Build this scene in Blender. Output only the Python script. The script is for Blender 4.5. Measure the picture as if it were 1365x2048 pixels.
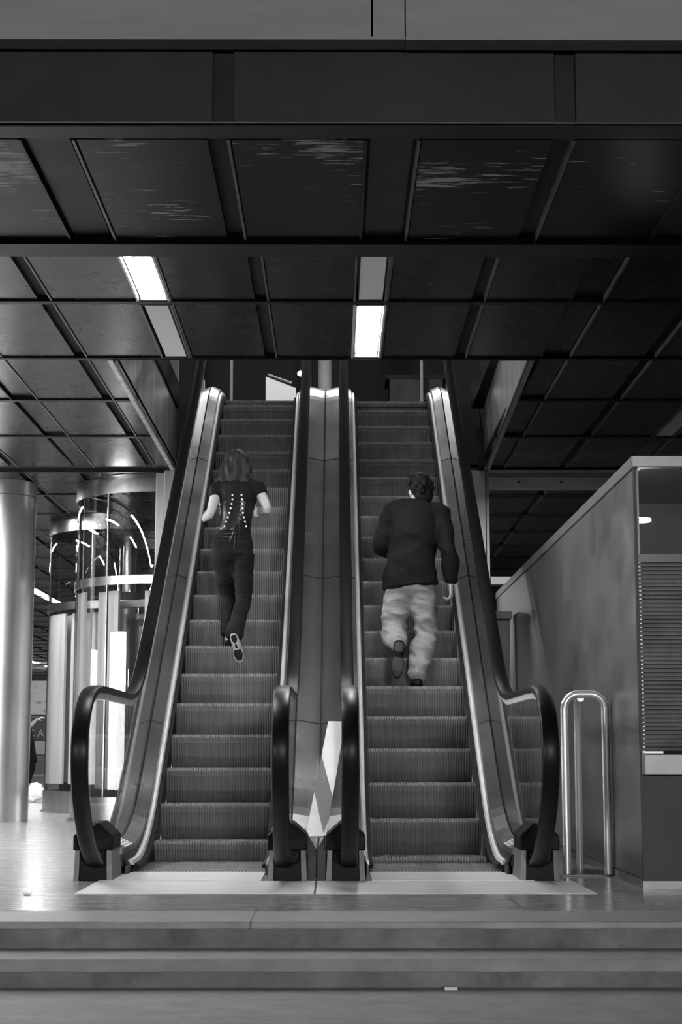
import bpy, bmesh, math, random
from mathutils import Vector, Matrix
random.seed(7)
PI = math.pi
for o in list(bpy.data.objects): bpy.data.objects.remove(o)
scn = bpy.context.scene
COL = scn.collection

# ------------------------------------------------------------------ camera, world, light, exposure
EYE = 0.69                       # eye height above the platform
cam_d = bpy.data.cameras.new('camera'); cam = bpy.data.objects.new('camera', cam_d); COL.objects.link(cam)
cam_d.sensor_fit = 'VERTICAL'; cam_d.sensor_height = 36.0; cam_d.lens = 3300.0 * 36.0 / 2048.0
cam_d.clip_end = 300
PITCH = math.radians(8.35); YAW = math.radians(0.217)
cam.location = (0, 0, EYE); cam.rotation_euler = (PI/2 + PITCH, 0, -YAW)
scn.camera = cam
scn.view_settings.view_transform = 'Standard'; scn.view_settings.look = 'None'
scn.view_settings.gamma = 1.0; scn.view_settings.use_curve_mapping = False
scn.view_settings.exposure = 0.0
w = bpy.data.worlds.new('night'); scn.world = w; w.use_nodes = True
wn = w.node_tree.nodes; wl = w.node_tree.links
bg = wn['Background']
tcw = wn.new('ShaderNodeTexCoord'); nzw = wn.new('ShaderNodeTexNoise'); nzw.inputs['Scale'].default_value = 3.0
rmw = wn.new('ShaderNodeValToRGB'); rmw.color_ramp.elements[0].position = .35; rmw.color_ramp.elements[0].color = (.006,.006,.006,1)
rmw.color_ramp.elements[1].position = .75; rmw.color_ramp.elements[1].color = (.055,.055,.055,1)
wl.new(tcw.outputs['Generated'], nzw.inputs['Vector']); wl.new(nzw.outputs['Fac'], rmw.inputs['Fac']); wl.new(rmw.outputs['Color'], bg.inputs['Color'])
bg.inputs['Strength'].default_value = 3.2
scn.cycles.transparent_max_bounces = 32; scn.cycles.max_bounces = 10; scn.cycles.sample_clamp_indirect = 3.0

def area(name, loc, target, sx, sy, power, spread=None):
    d = bpy.data.lights.new(name, 'AREA'); d.shape = 'RECTANGLE'; d.size = sx; d.size_y = sy; d.energy = power
    if spread: d.spread = math.radians(spread)
    o = bpy.data.objects.new(name, d); COL.objects.link(o); o.location = loc
    o.rotation_euler = (Vector(target) - Vector(loc)).to_track_quat('-Z', 'Y').to_euler()
    return o
area('street_lamp_light', (3.5, -18, 3.0), (0, 10, 1.6), 1.6, 1.2, 1750)
area('street_lamp_light', (-9, -14, 2.6), (0, 10, 1.6), 1.2, 1.0, 800)
area('concourse_light', (-7.6, 13.2, 1.3), (-2.4, 17.4, 1.2), 2.8, 2.2, 430)
for x, ys, pw in ((-3.92, (9.5, 11.0, 12.5, 14.0), 75), (-5.3, (12.5, 15.6, 18.5), 130), (-5.3, (21.9, 24.9, 29.4, 35.4), 130), (-3.92, (19.0, 23.0, 27.9), 130)):
    for y in ys: area('ceiling_strip_light', (x, y, 3.52), (x, y+.01, 0), .15, 1.38, pw)
for y in (52, 55): area('ceiling_strip_light', (-9.5, y, 3.5), (-9.8, 58.5, 1.2), 1.4, .3, 130)
area('upper_hall_light', (-0.1, 20.5, 7.6), (-0.1, 14.5, 2.6), 3.0, 1.2, 90)
area('upper_hall_light', (-0.1, 12.3, 7.7), (-0.1, 16.0, 4.0), 3.0, 1.0, 85)

# ------------------------------------------------------------------ helpers
def unproject(px, py, y):
    """point of the photograph at distance y"""
    a = (px-682.5)/3300.; b = (1024-py)/3300.
    sp, cp, sy, cy = math.sin(PITCH), math.cos(PITCH), math.sin(YAW), math.cos(YAW)
    r = Vector((a*cy+sy*cp-b*sy*sp, -a*sy+cy*cp-b*cy*sp, sp+b*cp))
    k = y/r.y
    return Vector((r.x*k, y, EYE+r.z*k))

class MB:
    def __init__(s): s.bm = bmesh.new(); s.mats = []; s.mi = 0
    def mat(s, m):
        if m not in s.mats: s.mats.append(m)
        s.mi = s.mats.index(m); return s
    def face(s, vs):
        try:
            f = s.bm.faces.new(vs); f.material_index = s.mi; return f
        except ValueError: return None
    def box(s, x0, x1, y0, y1, z0, z1):
        v = [s.bm.verts.new((x, y, z)) for z in (z0, z1) for y in (y0, y1) for x in (x0, x1)]
        for q in ((0,2,3,1),(4,5,7,6),(0,1,5,4),(2,6,7,3),(0,4,6,2),(1,3,7,5)): s.face([v[i] for i in q])
        return s
    def prism_x(s, x0, x1, pts):            # polygon in (y,z), extruded along x
        a = [s.bm.verts.new((x0, y, z)) for y, z in pts]; b = [s.bm.verts.new((x1, y, z)) for y, z in pts]
        n = len(pts); s.face(a[::-1]); s.face(b)
        for i in range(n): s.face([a[i], a[(i+1) % n], b[(i+1) % n], b[i]])
        return s
    def prism(s, pts, off):                 # polygon of 3D points extruded by vector
        off = Vector(off); a = [s.bm.verts.new(p) for p in pts]; b = [s.bm.verts.new(Vector(p)+off) for p in pts]
        n = len(pts); s.face(a[::-1]); s.face(b)
        for i in range(n): s.face([a[i], a[(i+1) % n], b[(i+1) % n], b[i]])
        return s
    def ribbon(s, path, prof, closed=False):    # path of (y,z); profile of (x, n) closed section, n along the path normal
        rings = []
        n = len(path)
        for i, (y, z) in enumerate(path):
            if closed: p0 = path[(i-1) % n]; p1 = path[(i+1) % n]
            else: p0 = path[max(0, i-1)]; p1 = path[min(n-1, i+1)]
            ty, tz = p1[0]-p0[0], p1[1]-p0[1]; L = math.hypot(ty, tz) or 1
            ny, nz = -tz/L, ty/L
            rings.append([s.bm.verts.new((x, y+ny*k, z+nz*k)) for x, k in prof])
        m = len(prof)
        for i in range(n if closed else n-1):
            A, B = rings[i], rings[(i+1) % n]
            for j in range(m): s.face([A[j], A[(j+1) % m], B[(j+1) % m], B[j]])
        if not closed: s.face(rings[0][::-1]); s.face(rings[-1])
        return s
    def tube(s, path, r, seg=12, cap=True):
        rings = []; n = len(path); path = [Vector(p) for p in path]; prev = None
        for i, p in enumerate(path):
            t = (path[min(n-1, i+1)]-path[max(0, i-1)]).normalized()
            if prev is None:
                u = t.cross(Vector((0,0,1)))
                if u.length < .1: u = t.cross(Vector((1,0,0)))
            else: u = prev - t*prev.dot(t)
            u.normalize(); prev = u; v = t.cross(u)
            rr = r[i] if isinstance(r, (list, tuple)) else r
            rings.append([s.bm.verts.new(p+(u*math.cos(2*PI*k/seg)+v*math.sin(2*PI*k/seg))*rr) for k in range(seg)])
        for i in range(n-1):
            for k in range(seg): s.face([rings[i][k], rings[i][(k+1) % seg], rings[i+1][(k+1) % seg], rings[i+1][k]])
        if cap: s.face(rings[0][::-1]); s.face(rings[-1])
        return s
    def lathe(s, cx, cy, prof, a0=0, a1=2*PI, seg=48, closed_prof=True):     # prof of (r,z)
        full = abs(a1-a0-2*PI) < 1e-6
        cnt = seg if full else seg+1
        rings = []
        for i in range(cnt):
            a = a0+(a1-a0)*i/seg
            rings.append([s.bm.verts.new((cx+math.cos(a)*r, cy+math.sin(a)*r, z)) for r, z in prof])
        m = len(prof)
        for i in range(cnt if full else cnt-1):
            A, B = rings[i], rings[(i+1) % cnt]
            for j in range(m if closed_prof else m-1): s.face([A[j], B[j], B[(j+1) % m], A[(j+1) % m]])
        if not full and closed_prof: s.face(rings[0]); s.face(rings[-1][::-1])
        return s
    def build(s, name, m=None, parent=None, smooth=False, bevel=0, **props):
        bmesh.ops.recalc_face_normals(s.bm, faces=s.bm.faces)
        me = bpy.data.meshes.new(name); s.bm.to_mesh(me); s.bm.free()
        for mm in (s.mats or [m]): me.materials.append(mm)
        if smooth:
            for p in me.polygons: p.use_smooth = True
            try: me.set_sharp_from_angle(angle=math.radians(38))
            except Exception: pass
        o = bpy.data.objects.new(name, me); COL.objects.link(o)
        if parent:
            o.parent = parent; o.matrix_parent_inverse = Matrix.Translation(-parent.location) if parent.parent is None else Matrix.Identity(4)
        if bevel:
            b = o.modifiers.new('bevel', 'BEVEL'); b.width = bevel; b.segments = 2; b.limit_method = 'ANGLE'
        for k, v in props.items(): o[k] = v
        return o

def thing(name, label, cat, loc=(0,0,0), group=None):
    o = bpy.data.objects.new(name, None); COL.objects.link(o); o.location = loc; o.empty_display_size = .1
    o['label'] = label; o['category'] = cat
    if group: o['group'] = group
    return o
def tag(o, label, cat, group=None):
    o['label'] = label; o['category'] = cat
    if group: o['group'] = group
    return o
def copy_tree(o, parent=None):
    c = o.copy(); COL.objects.link(c)
    if parent: c.parent = parent
    for ch in list(o.children): copy_tree(ch, c)
    return c
def structure(o): o['kind'] = 'structure'; return o

# ------------------------------------------------------------------ materials
def mat(name, col, rough=.5, metal=0., var=0., scale=4., stretch=(1,1,1), bump=0., bscale=40., bstretch=(1,1,1), spec=.5, coat=0., extra=None, rvar=0.):
    m = bpy.data.materials.new(name); m.use_nodes = True
    nt = m.node_tree; N = nt.nodes; L = nt.links; b = N['Principled BSDF']
    c = (col, col, col, 1)
    b.inputs['Base Color'].default_value = c; b.inputs['Roughness'].default_value = rough; b.inputs['Metallic'].default_value = metal
    b.inputs['Specular IOR Level'].default_value = spec; b.inputs['Coat Weight'].default_value = coat
    tc = N.new('ShaderNodeTexCoord')
    cur = None
    if var or rvar:
        mp = N.new('ShaderNodeMapping'); mp.inputs['Scale'].default_value = stretch
        nz = N.new('ShaderNodeTexNoise'); nz.inputs['Scale'].default_value = scale; nz.inputs['Detail'].default_value = 6; nz.inputs['Roughness'].default_value = .62
        L.new(tc.outputs['Object'], mp.inputs['Vector']); L.new(mp.outputs['Vector'], nz.inputs['Vector'])
        if var:
            r = N.new('ShaderNodeMapRange'); r.inputs['From Min'].default_value = .3; r.inputs['From Max'].default_value = .7
            r.inputs['To Min'].default_value = max(0, col*(1-var)); r.inputs['To Max'].default_value = col*(1+var)
            L.new(nz.outputs['Fac'], r.inputs['Value']); L.new(r.outputs['Result'], b.inputs['Base Color']); cur = r.outputs['Result']
        if rvar:
            r2 = N.new('ShaderNodeMapRange'); r2.inputs['From Min'].default_value = .3; r2.inputs['From Max'].default_value = .7
            r2.inputs['To Min'].default_value = max(.02, rough-rvar); r2.inputs['To Max'].default_value = rough+rvar
            L.new(nz.outputs['Fac'], r2.inputs['Value']); L.new(r2.outputs['Result'], b.inputs['Roughness'])
    if bump:
        mp = N.new('ShaderNodeMapping'); mp.inputs['Scale'].default_value = bstretch
        nz = N.new('ShaderNodeTexNoise'); nz.inputs['Scale'].default_value = bscale; nz.inputs['Detail'].default_value = 5
        bp = N.new('ShaderNodeBump'); bp.inputs['Strength'].default_value = bump; bp.inputs['Distance'].default_value = .02
        L.new(tc.outputs['Object'], mp.inputs['Vector']); L.new(mp.outputs['Vector'], nz.inputs['Vector'])
        L.new(nz.outputs['Fac'], bp.inputs['Height']); L.new(bp.outputs['Normal'], b.inputs['Normal'])
    if extra: extra(m, N, L, b, tc, cur)
    return m

def mixcol(N, L, b, cur, base, fac, colour):
    mx = N.new('ShaderNodeMix'); mx.data_type = 'RGBA'
    if cur is not None: L.new(cur, mx.inputs[6])
    else: mx.inputs[6].default_value = (base, base, base, 1)
    mx.inputs[7].default_value = (colour, colour, colour, 1)
    L.new(fac, mx.inputs[0]); L.new(mx.outputs[2], b.inputs['Base Color'])
    return mx.outputs[2]

def peel(m, N, L, b, tc, cur):          # flaking paint: light streaks
    mp = N.new('ShaderNodeMapping'); mp.inputs['Scale'].default_value = (1.0, 9, 1)
    nz = N.new('ShaderNodeTexNoise'); nz.inputs['Scale'].default_value = 5.5; nz.inputs['Detail'].default_value = 8; nz.inputs['Roughness'].default_value = .6
    nz2 = N.new('ShaderNodeTexNoise'); nz2.inputs['Scale'].default_value = 1.3
    L.new(tc.outputs['Object'], mp.inputs['Vector']); L.new(mp.outputs['Vector'], nz.inputs['Vector']); L.new(tc.outputs['Object'], nz2.inputs['Vector'])
    mu = N.new('ShaderNodeMath'); mu.operation = 'MULTIPLY'; L.new(nz.outputs['Fac'], mu.inputs[0]); L.new(nz2.outputs['Fac'], mu.inputs[1])
    r = N.new('ShaderNodeMapRange'); r.inputs['From Min'].default_value = .335; r.inputs['From Max'].default_value = .352
    L.new(mu.outputs[0], r.inputs['Value'])
    mixcol(N, L, b, cur, .03, r.outputs['Result'], .42)
def ridges(pitch, lo, hi):
    def f(m, N, L, b, tc, cur):
        sx = N.new('ShaderNodeSeparateXYZ'); L.new(tc.outputs['Object'], sx.inputs[0])
        a = N.new('ShaderNodeMath'); a.operation = 'MULTIPLY'; a.inputs[1].default_value = 2*PI/pitch; L.new(sx.outputs['X'], a.inputs[0])
        s = N.new('ShaderNodeMath'); s.operation = 'SINE'; L.new(a.outputs[0], s.inputs[0])
        r = N.new('ShaderNodeMapRange'); r.inputs['From Min'].default_value = -.4; r.inputs['From Max'].default_value = .7
        r.inputs['To Min'].default_value = lo; r.inputs['To Max'].default_value = hi; L.new(s.outputs[0], r.inputs['Value'])
        mu = N.new('ShaderNodeMath'); mu.operation = 'MULTIPLY'; L.new(r.outputs['Result'], mu.inputs[0])
        if cur is not None: L.new(cur, mu.inputs[1])
        L.new(mu.outputs[0], b.inputs['Base Color'])
        bp = N.new('ShaderNodeBump'); bp.inputs['Strength'].default_value = .6; bp.inputs['Distance'].default_value = .006
        L.new(s.outputs[0], bp.inputs['Height']); L.new(bp.outputs['Normal'], b.inputs['Normal'])
    return f
def slabs(wd, ht, mortar, dark, off=.5, rot=0.):
    def f(m, N, L, b, tc, cur):
        br = N.new('ShaderNodeTexBrick'); br.inputs['Scale'].default_value = 1; br.inputs['Brick Width'].default_value = wd; br.inputs['Row Height'].default_value = ht
        br.inputs['Mortar Size'].default_value = mortar; br.inputs['Mortar Smooth'].default_value = 0; br.offset = off
        mp = N.new('ShaderNodeMapping'); mp.inputs['Location'].default_value = (.35, .45, 0); mp.inputs['Rotation'].default_value = (0, 0, rot)
        L.new(tc.outputs['Object'], mp.inputs['Vector']); L.new(mp.outputs['Vector'], br.inputs['Vector'])
        mixcol(N, L, b, cur, .3, br.outputs['Fac'], dark)
    return f
def blotch(m, N, L, b, tc, cur):        # worn stone: dark stains and fine speckle
    nz = N.new('ShaderNodeTexNoise'); nz.inputs['Scale'].default_value = 5.; nz.inputs['Detail'].default_value = 9; nz.inputs['Roughness'].default_value = .7
    L.new(tc.outputs['Object'], nz.inputs['Vector'])
    r = N.new('ShaderNodeMapRange'); r.inputs['From Min'].default_value = .52; r.inputs['From Max'].default_value = .74; r.inputs['To Max'].default_value = .75
    L.new(nz.outputs['Fac'], r.inputs['Value']); c = mixcol(N, L, b, cur, .2, r.outputs['Result'], .06)
def leaves(m, N, L, b, tc, cur):
    v = N.new('ShaderNodeTexVoronoi'); v.inputs['Scale'].default_value = 2.2
    mp = N.new('ShaderNodeMapping'); mp.inputs['Scale'].default_value = (1, 1, 2.2)
    nz = N.new('ShaderNodeTexNoise'); nz.inputs['Scale'].default_value = 3; nz.inputs['Detail'].default_value = 8
    L.new(tc.outputs['Object'], mp.inputs['Vector']); L.new(mp.outputs['Vector'], nz.inputs['Vector']); L.new(nz.outputs['Color'], v.inputs['Vector'])
    r = N.new('ShaderNodeMapRange'); r.inputs['From Max'].default_value = .5; r.inputs['To Min'].default_value = .02; r.inputs['To Max'].default_value = .5
    L.new(v.outputs['Distance'], r.inputs['Value']); L.new(r.outputs['Result'], b.inputs['Base Color'])

def emit(name, s, col=1.):
    m = bpy.data.materials.new(name); m.use_nodes = True; b = m.node_tree.nodes['Principled BSDF']
    b.inputs['Base Color'].default_value = (col, col, col, 1); b.inputs['Emission Color'].default_value = (1, 1, 1, 1); b.inputs['Emission Strength'].default_value = s
    return m
def glass(name, tint=.92, refl=1.0, ior=1.5):
    m = bpy.data.materials.new(name); m.use_nodes = True; nt = m.node_tree; N = nt.nodes; L = nt.links
    N.remove(N['Principled BSDF']); out = N['Material Output']
    t = N.new('ShaderNodeBsdfTransparent'); t.inputs['Color'].default_value = (tint, tint, tint, 1)
    g = N.new('ShaderNodeBsdfGlossy'); g.inputs['Roughness'].default_value = .01; g.inputs['Color'].default_value = (refl, refl, refl, 1)
    fr = N.new('ShaderNodeFresnel'); fr.inputs['IOR'].default_value = ior
    ge = N.new('ShaderNodeNewGeometry'); inv = N.new('ShaderNodeMath'); inv.operation = 'SUBTRACT'; inv.inputs[0].default_value = 1; L.new(ge.outputs['Backfacing'], inv.inputs[1])
    f2 = N.new('ShaderNodeMath'); f2.operation = 'MULTIPLY_ADD'; L.new(fr.outputs[0], f2.inputs[0]); f2.inputs[1].default_value = .5; f2.inputs[2].default_value = .5   # both faces of a pane: 2R/(1+R)
    f3 = N.new('ShaderNodeMath'); f3.operation = 'DIVIDE'; L.new(fr.outputs[0], f3.inputs[0]); L.new(f2.outputs[0], f3.inputs[1])
    fm = N.new('ShaderNodeMath'); fm.operation = 'MULTIPLY'; L.new(f3.outputs[0], fm.inputs[0]); L.new(inv.outputs[0], fm.inputs[1])
    mx = N.new('ShaderNodeMixShader'); L.new(fm.outputs[0], mx.inputs[0]); L.new(t.outputs[0], mx.inputs[1]); L.new(g.outputs[0], mx.inputs[2]); L.new(mx.outputs[0], out.inputs['Surface'])
    return m

M = {}
M['panel']    = mat('ceiling_panel', .011, .27, 0, .3, 2., spec=.34, rvar=.03)
M['peeled']   = mat('peeled_panel', .006, .34, 0, .4, 3., bump=.05, bscale=4, extra=peel, spec=.14)
M['rib']      = mat('ceiling_rib', .010, .4, 0, .4, 6., spec=.2)
M['gap']      = mat('ceiling_void', .006, .8)
M['trim']     = mat('ceiling_trim', .14, .4, .5, .3, 8.)
M['beam']     = mat('beam_cladding', .015, .5, .1, .35, 2.2, (1, 1, 1), rvar=.05, spec=.25)
M['fascia']   = mat('fascia_paint', .18, .55, 0, .12, 2.5, (1, 1, 6))
M['floor']    = mat('polished_stone', .30, .20, 0, .22, 3.2, (1, 7, 1), bump=.006, bscale=6, rvar=.05, spec=.55, extra=slabs(2.4, 1.35, .006, .12))
M['coping']   = mat('coping_stone', .25, .42, 0, .25, 5., (1, 4, 1), extra=slabs(2.0, 6, .004, .07))
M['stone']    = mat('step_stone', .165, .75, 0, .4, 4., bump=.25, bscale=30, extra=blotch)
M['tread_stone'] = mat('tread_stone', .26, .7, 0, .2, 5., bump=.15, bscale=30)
M['granite']  = mat('rough_paving', .25, .85, 0, .85, 16., (1, .35, 1), bump=1., bscale=20)
M['plate']    = mat('landing_plate', .72, .42, .1, .18, 3., (1, 10, 1))
M['step']     = mat('step_aluminium', .26, .5, .25, .18, 3., extra=ridges(.0185, .72, 1.))
M['nosing']   = mat('step_nosing', .26, .5, .1, .4, 60.)
M['skirt']    = mat('skirt_panel', .05, .4, .6)
M['brush']    = mat('skirt_brush', .012, .9, 0, .5, 60., bump=.5, bscale=90)
M['deck']     = mat('deck_steel', .40, .24, .88, .12, 1.5, rvar=.05)
M['alu']      = mat('bright_aluminium', .8, .4, .3, .08, 8.)
M['slot']     = mat('black_seal', .006, .7)
M['rubber']   = mat('handrail_rubber', .005, .36, 0, spec=.22)
M['box']      = mat('inlet_plastic', .004, .5, spec=.15)
M['clad']     = mat('dark_cladding', .05, .35, .8, .15, 3.)
M['steel']    = mat('brushed_steel', .48, .24, 1., .12, 2., (8, 8, .6), bump=.02, bscale=5, bstretch=(6, 6, .3))
M['column']   = mat('column_steel', .52, .34, .9, .15, 2.5, (1, 1, .5), bump=.04, bscale=3)
M['leaf']     = mat('leaf_reflection', .68, .3, .35, .22, 3., (9, 9, .25))  # pale streaky colour carries the bright reflections of the drum glass
M['frame']    = mat('portal_aluminium', .42, .42, .7, .1, 4.)
M['kiosk']    = mat('kiosk_steel', .30, .33, .8, .18, 1.2, (1, 1, 1.6), bump=.03, bscale=2.2, bstretch=(1, 1, 1), rvar=.07)
M['kioskfr']  = mat('kiosk_trim', .24, .4, .6, .1, 8.)
M['shutter']  = mat('shutter_slat', .45, .35, .7, .2, 6.)
M['tube']     = mat('railing_tube', .75, .34, .6)
M['flange']   = mat('inlet_flange', .2, .5, .3)
M['lower']    = mat('kiosk_lower', .06, .45, .2, .1, 3., spec=.12)
M['smoked']   = mat('smoked_glass', .02, .06, 0, spec=.8)
M['opening']  = mat('opening_steel', .62, .28, .5, .45, 3., (3, 3, .25), bump=.05, bscale=4, bstretch=(1, 3, .3))  # vertical streaks in the colour imitate bright reflections on the steel
M['kioskin']  = mat('kiosk_interior', .7, .6, 0, .15, 3.)
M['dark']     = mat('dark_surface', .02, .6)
M['white']    = mat('white_board', .75, .5, 0, .06, 6.)
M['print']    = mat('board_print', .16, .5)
M['printl']   = mat('board_print_letter', .26, .5)
M['glass']    = glass('clear_glass')
M['drumglass']= glass('drum_glass', .9, 1., 1.7)
M['lamp']     = emit('lamp_on', 60.)
M['lampdim']  = mat('lamp_off', .8, .6)
M['lampfar']  = emit('lamp_far', 6.)
M['bulb']     = emit('bulb', 30.)
M['upperwhite'] = emit('lit_sign', .45, .6)
M['skin']     = mat('skin', .56, .5, 0, .06, 12.)
M['hair']     = mat('hair', .012, .45, 0, .5, 20., (1, 1, .15), bump=.8, bscale=40, bstretch=(1, 1, .12), spec=.12)
M['hair2']    = mat('brown_hair', .045, .42, 0, .6, 18., (1, 1, .12), bump=.9, bscale=35, bstretch=(1, 1, .1), spec=.12)
M['shirt']    = mat('dark_shirt', .010, .75, 0, .3, 8., bump=.6, bscale=7, bstretch=(1, 1, 2.2), spec=.12)
M['top']      = mat('dark_top', .012, .6, 0, .4, 8., bump=.4, bscale=10, spec=.12)
M['leather']  = mat('corset_leather', .012, .28, 0, bump=.3, bscale=12)
M['denim']    = mat('dark_denim', .014, .7, 0, .4, 6., bump=.5, bscale=9, bstretch=(1, 1, 2.5), spec=.12)
M['jeans']    = mat('pale_jeans', .34, .75, 0, .16, 5., bump=.7, bscale=8, bstretch=(1, 1, 2.8))
M['shoe']     = mat('black_shoe', .007, .5, spec=.15)
M['sole2']    = mat('dark_sole', .035, .5)
M['sole']     = mat('pale_sole', .35, .6)
M['coat']     = mat('black_coat', .01, .6, spec=.12)
M['plastic']  = mat('bag_plastic', .75, .4, 0, bump=.6, bscale=14)
M['hedge']    = mat('leafy_mural', .2, .7, extra=leaves)
M['signdark'] = mat('sign_board', .03, .5)
M['signtext'] = mat('sign_letter', .32, .5)
M['counter']  = mat('counter_front', .3, .5)
M['counterd'] = mat('counter_dark', .1, .5)
M['plaster']  = mat('plaster', .2, .7, 0, .2, 2.)

# ------------------------------------------------------------------ ground, steps, platform
XL, XR = -13, 9
z1, z2 = -.109, -.218
b = MB(); b.box(XL, XR, -14, 5.80, -.5, z2); structure(b.build('floor', M['granite']))
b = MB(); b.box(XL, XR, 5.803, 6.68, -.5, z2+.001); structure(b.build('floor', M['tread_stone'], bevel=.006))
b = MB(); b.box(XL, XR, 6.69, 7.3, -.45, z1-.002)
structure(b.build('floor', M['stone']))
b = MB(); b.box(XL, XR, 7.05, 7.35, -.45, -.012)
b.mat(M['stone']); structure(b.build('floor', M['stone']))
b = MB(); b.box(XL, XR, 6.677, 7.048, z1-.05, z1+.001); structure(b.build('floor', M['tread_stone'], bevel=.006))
b = MB(); b.box(XL, XR, 7.04, 7.515, -.03, 0); structure(b.build('floor', M['coping'], bevel=.005))
b = MB(); b.box(XL, XR, 7.519, 75, -.3, 0)
structure(b.build('floor', M['floor']))

# ------------------------------------------------------------------ ceiling
PITCHX = 1.3835; R0 = .337            # right edges of the wide strips at R0 + k*PITCHX
def ceiling_bay(b, xa, xb, ya, yb, z, mp, k0=-12, k1=8, trims=True):
    for k in range(k0, k1):
        r = R0+k*PITCHX
        spans = [(r+.012, r+.535, z, mp), (r+.632, r+PITCHX-.222, z, mp), (r-.195, r-.022, z+.018, M['panel'] if mp is M['panel'] else M['beam'])]
        for x0, x1, zz, mm in spans:
            x0 = max(x0, xa); x1 = min(x1, xb)
            if x1-x0 > .03: b.mat(mm).box(x0, x1, ya+.012, yb-.012, zz, zz+.03)
        if trims:
            for x in (r, r+.62, r-.215):
                if xa < x < xb-.02:
                    b.mat(M['trim'] if x != r-.215 else M['rib']).box(x-.006, x+.006, ya, yb, z-.008, z+.03)
ZC1, ZC2 = 3.12, 3.56
HX0, HX1, HY0, HY1 = -1.62, 1.46, 11.81, 16.55
b = MB()
b.mat(M['gap']).box(XL, XR, 6.1, 7.8, ZC1+.03, ZC1+.06)
ceiling_bay(b, XL, XR, 6.30, 7.60, ZC1, M['peeled'])
b.mat(M['rib']).box(XL, XR, 7.60, 7.80, ZC1-.025, ZC2+.1)
b.mat(M['rib']).box(XL, XR, 6.04, 6.30, ZC1+.0, ZC1+.03)
structure(b.build('ceiling'))
rows = [7.8, 8.80, 10.27, 11.79, 13.24, 14.80, 16.45]
b = MB()
b.mat(M['gap']).box(XL, XR, 7.8, HY0, ZC2+.03, ZC2+.06).box(XL, HX0, HY0, 16.6, ZC2+.03, ZC2+.06).box(HX1, XR, HY0, 16.6, ZC2+.03, ZC2+.06)
for i in range(len(rows)-1):
    ya, yb = rows[i]+.035, rows[i+1]-.035
    if rows[i] < 11.7: ceiling_bay(b, XL, XR, ya, yb, ZC2, M['panel'])
    else:
        ceiling_bay(b, XL, HX0-.03, ya, yb, ZC2, M['panel']); ceiling_bay(b, HX1+.03, XR, ya, yb, ZC2, M['panel'])
    if 0 < i: 
        if rows[i] < 11.7: b.mat(M['rib']).box(XL, XR, ya-.075, ya-.005, ZC2-.012, ZC2+.03)
        else: b.mat(M['rib']).box(XL, HX0 if i != 3 else XR, ya-.075, ya-.005, ZC2-.012, ZC2+.03).box(HX1, XR, ya-.075, ya-.005, ZC2-.0125, ZC2+.03)
structure(b.build('ceiling'))
b = MB()
b.mat(M['gap']).box(XL, XR, 16.62, 60, ZC2+.03, ZC2+.06)
y = 16.7; k = 0
while y < 58:
    ceiling_bay(b, XL, XR, y+.03, y+1.47, ZC2, M['panel'], trims=y < 34); b.mat(M['rib']).box(XL, XR, y-.03, y+.03, ZC2-.012, ZC2+.03); y += 1.5
structure(b.build('ceiling'))
# upper slab over the lower ceilings
b = MB(); b.box(XL, XR, 6.05, HY0, ZC2+.1, 4.44).box(XL, HX0-.1, HY0, 60, ZC2+.1, 4.44).box(HX1+.1, XR, HY0, 60, ZC2+.1, 4.44).box(HX0-.1, HX1+.1, 17.45, 60, ZC2+.1, 4.44)
structure(b.build('floor', M['dark']))
# beam and fascia at the entrance
b = MB(); b.mat(M['beam'])
for x0, x1 in ((XL, -1.86), (-1.81, -.455), (-.385, .83), (.90, 2.2), (2.25, XR)):
    b.box(x0+.004, x1-.004, 5.9, 5.96, 3.03, 3.7)
b.mat(M['rib']).box(XL, XR, 5.915, 6.04, 3.02, 3.70)
b.mat(M['trim']).box(XL, XR, 5.893, 5.9, 3.024, 3.03)
structure(b.build('trim_1', bevel=.012))
b = MB(); b.mat(M['fascia'])
for x0, x1 in ((XL, .135), (.141, .260), (.263, XR)): b.box(x0, x1-.002, 5.80, 5.875, 3.322, 4.3)
b.box(XL, .260, 5.788, 5.875, 3.307, 3.320); b.box(.262, XR, 5.786, 5.875, 3.304, 3.320)
b.mat(M['rib']).box(XL, XR, 5.88, 6.1, 3.7, 4.3)
structure(b.build('trim_2'))
# steel lining of the escalator opening, with a dark coping
b = MB(); b.mat(M['opening'])
yy = HY0
while yy < 16.5:
    y2 = min(yy+1.2, 16.58)
    b.box(HX0-.05, HX0, yy+.004, y2-.004, ZC2-.015, 4.2); b.prism([(HX1-.045+.11*(yy-HY0)/4.8, yy+.004, ZC2-.015), (HX1-.045+.11*(y2-HY0)/4.8, y2-.004, ZC2-.015), (HX1-.045+.11*(y2-HY0)/4.8, y2-.004, 4.2), (HX1-.045+.11*(yy-HY0)/4.8, yy+.004, 4.2)], (.05, 0, 0))
    yy = y2
b.mat(M['box']).box(HX0-.1, HX0+.02, HY0, 16.6, 4.2, 4.46).box(HX1-.06, HX1+.1, HY0, 16.6, 4.2, 4.46)
b.mat(M['trim']).box(HX0-.008, HX0+.008, HY0, 16.58, ZC2-.03, ZC2-.015)
b.prism([(HX1-.053, HY0, ZC2-.03), (HX1+.057, 16.58, ZC2-.03), (HX1+.057, 16.58, ZC2-.015), (HX1-.053, HY0, ZC2-.015)], (.014, 0, 0))
b.mat(M['rib']).box(HX0, HX1, HY0-.03, HY0-.005, ZC2-.016, 4.44)
structure(b.build('trim_3'))
b = MB(); b.mat(M['dark']).box(HX0-.1, HX1+.1, 16.62, 16.72, ZC2-.02, 4.0); structure(b.build('trim_4'))

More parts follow.
